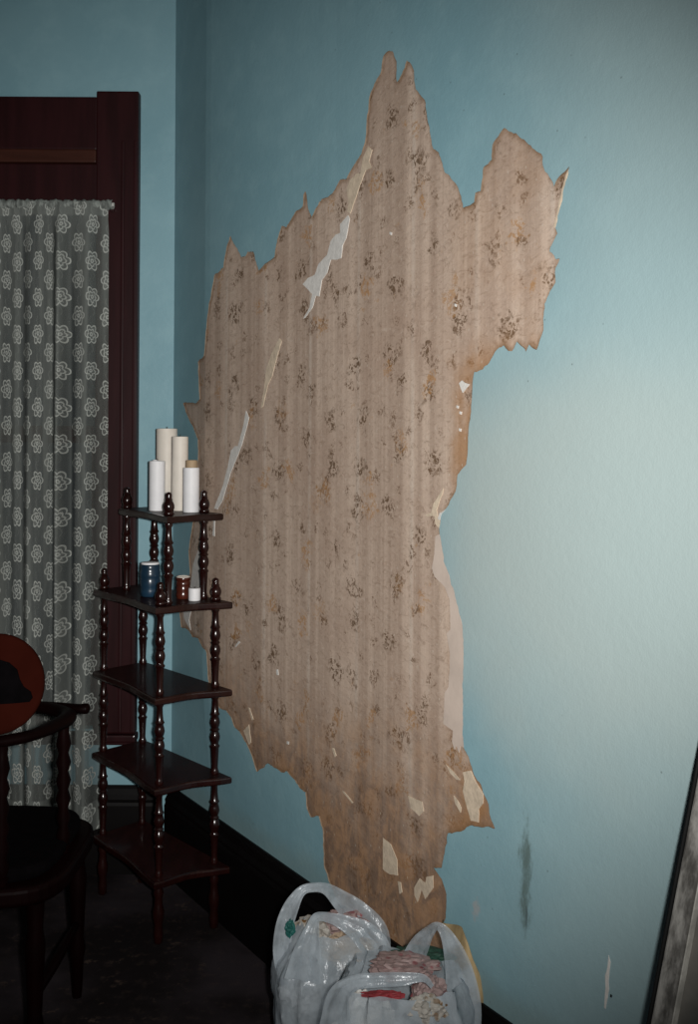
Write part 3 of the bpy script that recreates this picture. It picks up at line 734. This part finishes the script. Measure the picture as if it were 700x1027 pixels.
# ------------------------------------------------------------------ armchair at the left edge
chz = .80
def cp(px, py): return atz(px, py, chz)
ch = thing('armchair', (-.93, 2.73, 0), 'dark wooden armchair with curved arm rail and round reddish back', 'chair')
a0 = cp(69, 721)
rail = [cp(-75, 735), cp(-60, 748), cp(-30, 749), cp(0, 744), cp(30, 738), cp(55, 728), cp(68, 720), cp(64, 714.5), cp(45, 710), cp(20, 706), cp(-15, 705), cp(-55, 712)]
tube('arm_rail', rail, [.016]*5+[.019, .021, .019, .018, .017, .017, .016], 'chair_wood', ch, 14, 6, .85)
tube('arm_end', [cp(40, 708)+Vector((0, 0, .004)), cp(60, 711)+Vector((0, 0, .006)), cp(78, 713)+Vector((0, 0, .006)), cp(87, 713)+Vector((0, 0, .006)), cp(90, 713)+Vector((0, 0, .006))], [.010, .013, .014, .016, .008], 'chair_wood', ch, 12, 6, .85)
SZ = .47
sx0, sx1, sy0, sy1 = -1.30, -.66, 2.48, 3.00
bm_o = []
for k in range(40):
    a = 2*math.pi*k/40; c_, s_ = math.cos(a), math.sin(a); e = 2/4.5
    bm_o.append(((sx0+sx1)/2+(sx1-sx0)/2*math.copysign(abs(c_)**e, c_), (sy0+sy1)/2+(sy1-sy0)/2*math.copysign(abs(s_)**e, s_)))
prism('seat', bm_o, SZ-.045, SZ, 'chair_wood', ch, .012)
prism('cushion', [((q[0]+.98)*.90-.98, (q[1]-2.74)*.90+2.74) for q in bm_o], SZ, SZ+.035, 'dark_cloth', ch, .015)
def arm_post(p, z0, z1):
    h = z1-z0; pr = [(.013, 0), (.018, .02)]
    for k in range(6):
        b = .06+.84*k/6; pr += [(.012, h*b), (.0185, h*(b+.07))]
    pr += [(.013, h*.93), (.015, h)]
    lathe('arm_post', (p.x, p.y, z0), pr, 'chair_wood', ch, 16)
for q in (cp(64, 721), cp(2, 744), cp(-58, 742), cp(-52, 712)):
    arm_post(q, SZ, chz-.008)
for x, y in ((sx0+.06, sy0+.06), (sx1-.06, sy0+.06), (sx0+.06, sy1-.06), (sx1-.06, sy1-.06)):
    lathe('leg', (x, y, 0), [(.012, 0), (.014, .02), (.017, .10), (.022, .13), (.017, .16), (.021, .26), (.024, .32), (.018, .36), (.022, SZ-.045)], 'chair_wood', ch, 16)
for x in (sx0+.06, sx1-.06): tube('stretcher', [(x, sy0+.06, .2), (x, (sy0+sy1)/2, .2), (x, sy1-.06, .2)], [.009, .014, .009], 'chair_wood', ch, 10)
# round back disc, facing the camera with a slight lean
def disc_vf(c, rx, rz, th, prof, tilt=math.radians(10), yaw=math.radians(8), n=44):
    R = Matrix.Rotation(yaw, 3, 'Z') @ Matrix.Rotation(-tilt, 3, 'X')
    vs_, fs = [], []
    for (k, dy) in prof:
        for i in range(n):
            a = 2*math.pi*i/n; vs_.append(c+R @ Vector((rx*k*math.cos(a), dy*th, rz*k*math.sin(a))))
    for j in range(len(prof)-1):
        for i in range(n): fs.append([j*n+i, j*n+(i+1) % n, (j+1)*n+(i+1) % n, (j+1)*n+i])
    fs += [list(range(n)), [(len(prof)-1)*n+i for i in range(n)]]
    return vs_, fs, R
dc = at(-4, 686, 2.60)
v, f, R = disc_vf(dc, 47.5/F*2.60, 50/F*2.60, .012, [(.9, -1), (.97, -.8), (1, -.3), (1, .5), (.96, 1), (.3, 1)])
back = make('round_back', v, f, 'chair_disc', ch, True, loc=dc); back['label'] = 'reddish brown round back panel'
ip = [(-36,705),(-36,690),(-28,672),(-15,663),(0,662),(9,665),(17,672),(20,682),(24,689),(31,694),(33,700),(30,704),(15,705),(0,705.5)]
vs_ = []; n = len(ip)
nrm = R @ Vector((0, -1, 0))
for off in (.0105, .019):
    for q in ip:
        w = at(q[0], q[1], 2.60); dx = (q[0]+4)/F*2.60; dz = (686-q[1])/F*2.60
        vs_.append(dc+R @ Vector((dx, 0, dz))+nrm*off)
fs = [list(range(n)), list(range(n, 2*n))[::-1]]+[[i, (i+1) % n, n+(i+1) % n, n+i] for i in range(n)]
ii = make('dark_pad', vs_, fs, 'dark_cloth', back); ii['label'] = 'black shaped pad on the round back'
tube('back_stem', [dc+Vector((-.03, .03, -.10)), Vector((dc.x-.04, dc.y+.05, .66)), Vector((dc.x-.04, sy0+.10, SZ))], [.014, .014, .016], 'chair_wood', ch, 12)

# ------------------------------------------------------------------ framed panel leaning at the right edge
HT = 1.2
def edge_pt(u, a, z): return wpt(u, z, .004+a*(1-z/HT))
def proj(p):
    q = p-Vector((0, 0, CAMZ)); x, y = q.x/q.y, q.z/q.y; c, s = math.cos(ROLL), math.sin(ROLL)
    return (CX+F*(x*c+y*s), CY-F*(-x*s+y*c))
def edge_x(u, a, py):
    lo, hi = 0.0, HT
    for _ in range(40):
        m_ = (lo+hi)/2
        if proj(edge_pt(u, a, m_))[1] > py: lo = m_
        else: hi = m_
    return proj(edge_pt(u, a, lo))[0]
best = None
for i in range(60):
    a = .1+.01*i; lo, hi = 1.5, 3.2
    for _ in range(30):
        m_ = (lo+hi)/2
        if edge_x(m_, a, 780) > 706: hi = m_
        else: lo = m_
    e = abs(edge_x(lo, a, 1027)-659)
    if best is None or e < best[0]: best = (e, lo, a)
_, UE, AE = best
print('leaning panel', best)
lp = thing('leaning_frame', edge_pt(UE+.3, AE, 0), 'large grey weathered frame leaning on the wall at the right edge', 'frame')
# local frame of the panel: across = wd, up along the lean, out = normal
b0 = edge_pt(UE, AE, 0); b1 = edge_pt(UE, AE, HT); upv = (b1-b0).normalized(); acr = Vector((wd.x, wd.y, 0)); outv = acr.cross(upv)
if outv.dot(-b0) < 0: outv = -outv
LEN = (b1-b0).length; WID = .72
base0 = b0+outv*.0
def pbox(name, a0_, a1_, l0, l1, o0, o1, mat, bev=.002, lab=None):
    v, f = box_vf(a0_, a1_, o0, o1, l0, l1, bev)
    o = make(name, [base0+acr*q.x+outv*q.y+upv*q.z for q in v], f, mat, lp)
    if lab: o['label'] = lab
pbox('edge_strip', 0, .005, .01, LEN, 0, .026, 'black_edge', lab='black outer edge strip')
pbox('edge_strip', WID-.005, WID, .01, LEN, 0, .026, 'black_edge', lab='black outer edge strip')
for a_, b_ in ((.0055, .040), (WID-.040, WID-.0055)): pbox('frame_stile', a_, b_, .01, LEN-.058, .001, .023, 'weathered', .004)
pbox('frame_rail', .0055, WID-.0055, LEN-.057, LEN-.001, .001, .023, 'weathered', .004)
pbox('frame_rail', .041, WID-.041, .01, .066, .001, .023, 'weathered', .004)
for a_, b_ in ((.0405, .043), (WID-.043, WID-.0405)): pbox('bead', a_, b_, .067, LEN-.059, .001, .020, 'bright_bead', .001)
pbox('panel', .0435, WID-.0435, .067, LEN-.059, .001, .010, 'grey_board', .001)

# ------------------------------------------------------------------ plastic bags with paper scraps
def bag_body(c, rx, ry, H, rot, seed, prof, name, root):
    nv, nt = 46, 96; vs_, fs = [], []
    cr, sr = math.cos(rot), math.sin(rot)
    for j in range(nv+1):
        v_ = j/nv; k = prof(v_)
        for i in range(nt):
            a = 2*math.pi*i/nt; e = 2/2.7; c_, s_ = math.cos(a), math.sin(a)
            x = rx*math.copysign(abs(c_)**e, c_); y = ry*math.copysign(abs(s_)**e, s_)
            q = Vector((c_*2.2+seed, s_*2.2, v_*2.6))
            dsp = .085*mnoise.noise(q*1.3)+.050*mnoise.noise(q*3.1)+.028*abs(mnoise.noise(q*7))
            fo = (.05*math.sin(a*11+3*mnoise.noise(q*1.7))+.03*math.sin(a*23+seed))*max(0, v_-.45)*1.6
            kk = k*(1+dsp*min(1, v_*6+.2)+fo); z = H*v_+.02*mnoise.noise(Vector((c_*1.5+seed, s_*1.5, 7)))*v_
            x, y = x*kk, y*kk
            vs_.append(Vector((c.x+x*cr-y*sr, c.y+x*sr+y*cr, max(.0015, z))))
    for j in range(nv):
        for i in range(nt): fs.append([j*nt+i, j*nt+(i+1) % nt, (j+1)*nt+(i+1) % nt, (j+1)*nt+i])
    fs.append(list(range(nt)))
    return make(name, vs_, fs, 'film', root, True)
def interp(tab):
    def f_(t):
        for (a, b), (c, d) in zip(tab, tab[1:]):
            if t <= c: s = (t-a)/(c-a); s = s*s*(3-2*s); return b+(d-b)*s
        return tab[-1][1]
    return f_
def ribbon(name, pts, root, n=10, cup=.25, seed=1.0):
    """film strip: pts = (px, py, depth, half width along the image normal of the path)"""
    P = smoothpath([at(*q[:3]) for q in pts], 8); W = [x.x for x in smoothpath([(q[3], 0, 0) for q in pts], 8)]
    vs_, fs = [], []
    for i, p in enumerate(P):
        t = (P[min(i+1, len(P)-1)]-P[max(i-1, 0)]).normalized()
        view = (p-Vector((0, 0, CAMZ))).normalized(); s = t.cross(view).normalized(); w = s.cross(t).normalized()
        for k in range(n+1):
            x = k/n*2-1
            ww = .12*mnoise.noise(Vector((i*.35+seed, k*.6, 2)))
            vs_.append(p+s*W[i]*x+w*W[i]*(cup*(1-x*x)+ww+.08*math.sin(x*9+i*.15+seed)))
    m_ = n+1
    for i in range(len(P)-1):
        for k in range(n): fs.append([i*m_+k, i*m_+k+1, (i+1)*m_+k+1, (i+1)*m_+k])
    return make(name, vs_, fs, 'film', root, True, fixn=False)
def crumple(name, c, r, mat, label, cat, seed, sq=(1, 1, 1), group=None, ridge=.42):
    bm = bmesh.new(); bmesh.ops.create_icosphere(bm, subdivisions=4, radius=1)
    for v_ in bm.verts:
        d = v_.co.normalized(); q = d*1.7+Vector((seed*3.1, seed, -seed))
        k = 1+ridge*(abs(mnoise.noise(q))-.25)+.35*(abs(mnoise.noise(q*2.3))-.22)+.16*(abs(mnoise.noise(q*5))-.2)
        v_.co = Vector((d.x*sq[0], d.y*sq[1], d.z*sq[2]))*r*k
    bm.verts.index_update()
    v, f = [Vector(c)+x.co for x in bm.verts], [[y.index for y in q.verts] for q in bm.faces]; bm.free()
    o = make(name, v, f, mat); tag(o, label, cat, group); return o
GRP = 'paper scraps inside the plastic bags'
# left bag
cA = at(333, 990, 2.50); cA.z = 0
A = thing('plastic_bag', cA, 'taller translucent white plastic bag of scraps, handle standing up, left of the pair', 'plastic bag', 'plastic shopping bags')
bag_body(cA, .132, .120, .395, .2, 1.3, interp([(0, .80), (.06, .93), (.3, 1.0), (.6, 1.0), (.78, .97), (.90, .80), (.97, .58), (1, .50)]), 'bag_body', A)
ribbon('handle', [(292, 1000, 2.46, .010), (284, 965, 2.46, .020), (284, 936, 2.47, .020), (291, 912, 2.48, .018), (302, 894, 2.49, .011), (315, 890, 2.50, .010), (328, 892, 2.51, .013), (342, 903, 2.52, .022), (358, 918, 2.52, .032), (376, 940, 2.50, .034), (380, 975, 2.50, .02)], A, seed=2)
ribbon('handle', [(303, 985, 2.375, .040), (308, 955, 2.385, .030), (313, 932, 2.40, .016), (318, 920, 2.42, .010), (332, 921, 2.43, .011), (348, 927, 2.43, .018), (366, 938, 2.42, .028), (380, 958, 2.41, .030), (378, 990, 2.43, .02)], A, seed=5)
def inb(px, py, d): return at(px, py, d)
crumple('crumpled_paper', inb(315, 936, 2.51), .044, 'floral_print', 'crumpled beige floral paper at the mouth of the left bag', 'paper scrap', 1.1, (1.1, 1, .8), GRP)
crumple('crumpled_paper', inb(344, 926, 2.53), .046, 'pink_print', 'crumpled pink printed paper at the mouth of the left bag', 'paper scrap', 2.2, (1.2, 1, .6), GRP)
crumple('crumpled_paper', inb(352, 952, 2.47), .055, 'brown_print', 'strip of brown wallpaper just inside the left bag', 'paper scrap', 3.3, (1.2, .8, .7), GRP)
crumple('crumpled_paper', inb(291, 931, 2.46), .016, 'teal_scrap', 'small teal scrap against the left side of the left bag', 'paper scrap', 4.4, (.7, .7, 1.1), GRP)
crumple('crumpled_paper', inb(303, 990, 2.49), .060, 'grey_scrap', 'grey white wad of paper in the left half of the left bag', 'paper scrap', 5.5, (.9, .9, 1), GRP)
crumple('crumpled_paper', inb(365, 1000, 2.50), .058, 'paper_white', 'white wad of paper in the right half of the left bag', 'paper scrap', 6.6, (.9, .9, 1), GRP)
# right bag
cB = at(403, 1000, 2.20); cB.z = 0
B = thing('plastic_bag', cB, 'wider open plastic bag of scraps with a pointed handle, nearest the blue wall', 'plastic bag', 'plastic shopping bags')
bag_body(cB, .138, .115, .425, -.25, 6.1, interp([(0, .80), (.06, .93), (.3, .99), (.6, 1.0), (.85, .98), (.95, .90), (1, .84)]), 'bag_body', B)
ribbon('handle', [(468, 1040, 2.18, .028), (465, 1005, 2.19, .034), (459, 968, 2.20, .026), (449, 940, 2.21, .014), (439, 929, 2.22, .008), (430, 935, 2.24, .012), (421, 948, 2.26, .020), (412, 966, 2.27, .022), (404, 985, 2.27, .018)], B, seed=8)
ribbon('handle', [(336, 1030, 2.10, .030), (340, 1000, 2.10, .022), (355, 986, 2.095, .014), (378, 983, 2.09, .013), (402, 982, 2.085, .012), (424, 981, 2.09, .007), (434, 990, 2.10, .004)], B, seed=11)
crumple('crumpled_paper', inb(405, 968, 2.24), .050, 'pink_print', 'crumpled pink floral paper showing in the open right bag', 'paper scrap', 7.7, (1.3, .9, .40), GRP)
crumple('crumpled_paper', inb(430, 998, 2.19), .042, 'pink_print', 'pink and cream floral wad below the pointed handle', 'paper scrap', 8.8, (.8, .8, .9), GRP)
crumple('crumpled_paper', inb(420, 959, 2.30), .050, 'green_scrap', 'dark green scrap edge behind the pink paper', 'paper scrap', 9.9, (1.3, .6, .35), GRP)
crumple('crumpled_paper', inb(385, 998, 2.135), .030, 'red_scrap', 'red paper strip pressed against the front of the right bag', 'paper scrap', 10.1, (1.3, .4, .26), GRP)
crumple('crumpled_paper', inb(428, 1012, 2.11), .038, 'floral_print', 'cream paper with brown flowers low in the right bag', 'paper scrap', 11.2, (1, .6, .7), GRP)
crumple('crumpled_paper', inb(365, 1035, 2.19), .075, 'paper_white', 'white wad of paper low in the left of the right bag', 'paper scrap', 12.3, (.9, .9, 1), GRP)

# ------------------------------------------------------------------ loose strip of wallpaper curling off the wall beside the right bag
fl_out = [[(446, 922), (466, 929)], [(449, 940), (473, 945)], [(453, 958), (477, 962)], [(458, 974), (481, 976)], [(464, 990), (484, 992)], [(470, 1004), (485, 1006)]]
vs_, fs = [], []; m_ = 9
for j, (a, b) in enumerate(fl_out):
    ua, ub = uz(*a), uz(*b)
    for k in range(m_):
        s = k/(m_-1); u = ua[0]+(ub[0]-ua[0])*s; z = ua[1]+(ub[1]-ua[1])*s
        vs_.append(wpt(u, z, .004+.030*math.sin(math.pi*min(1, s*1.05))*(.35+.65*j/5)+.006*math.sin(s*7+j)))
for j in range(5):
    for k in range(m_-1): a = j*m_+k; fs.append([a, a+1, a+m_+1, a+m_])
o = make('peeled_paper_strip', vs_, fs, 'paper_olive', None, True, fixn=False)
md = o.modifiers.new('thick', 'SOLIDIFY'); md.thickness = .0012; md.offset = 0
tag(o, 'olive beige strip of peeled wallpaper curling off the wall beside the right bag', 'wallpaper strip')
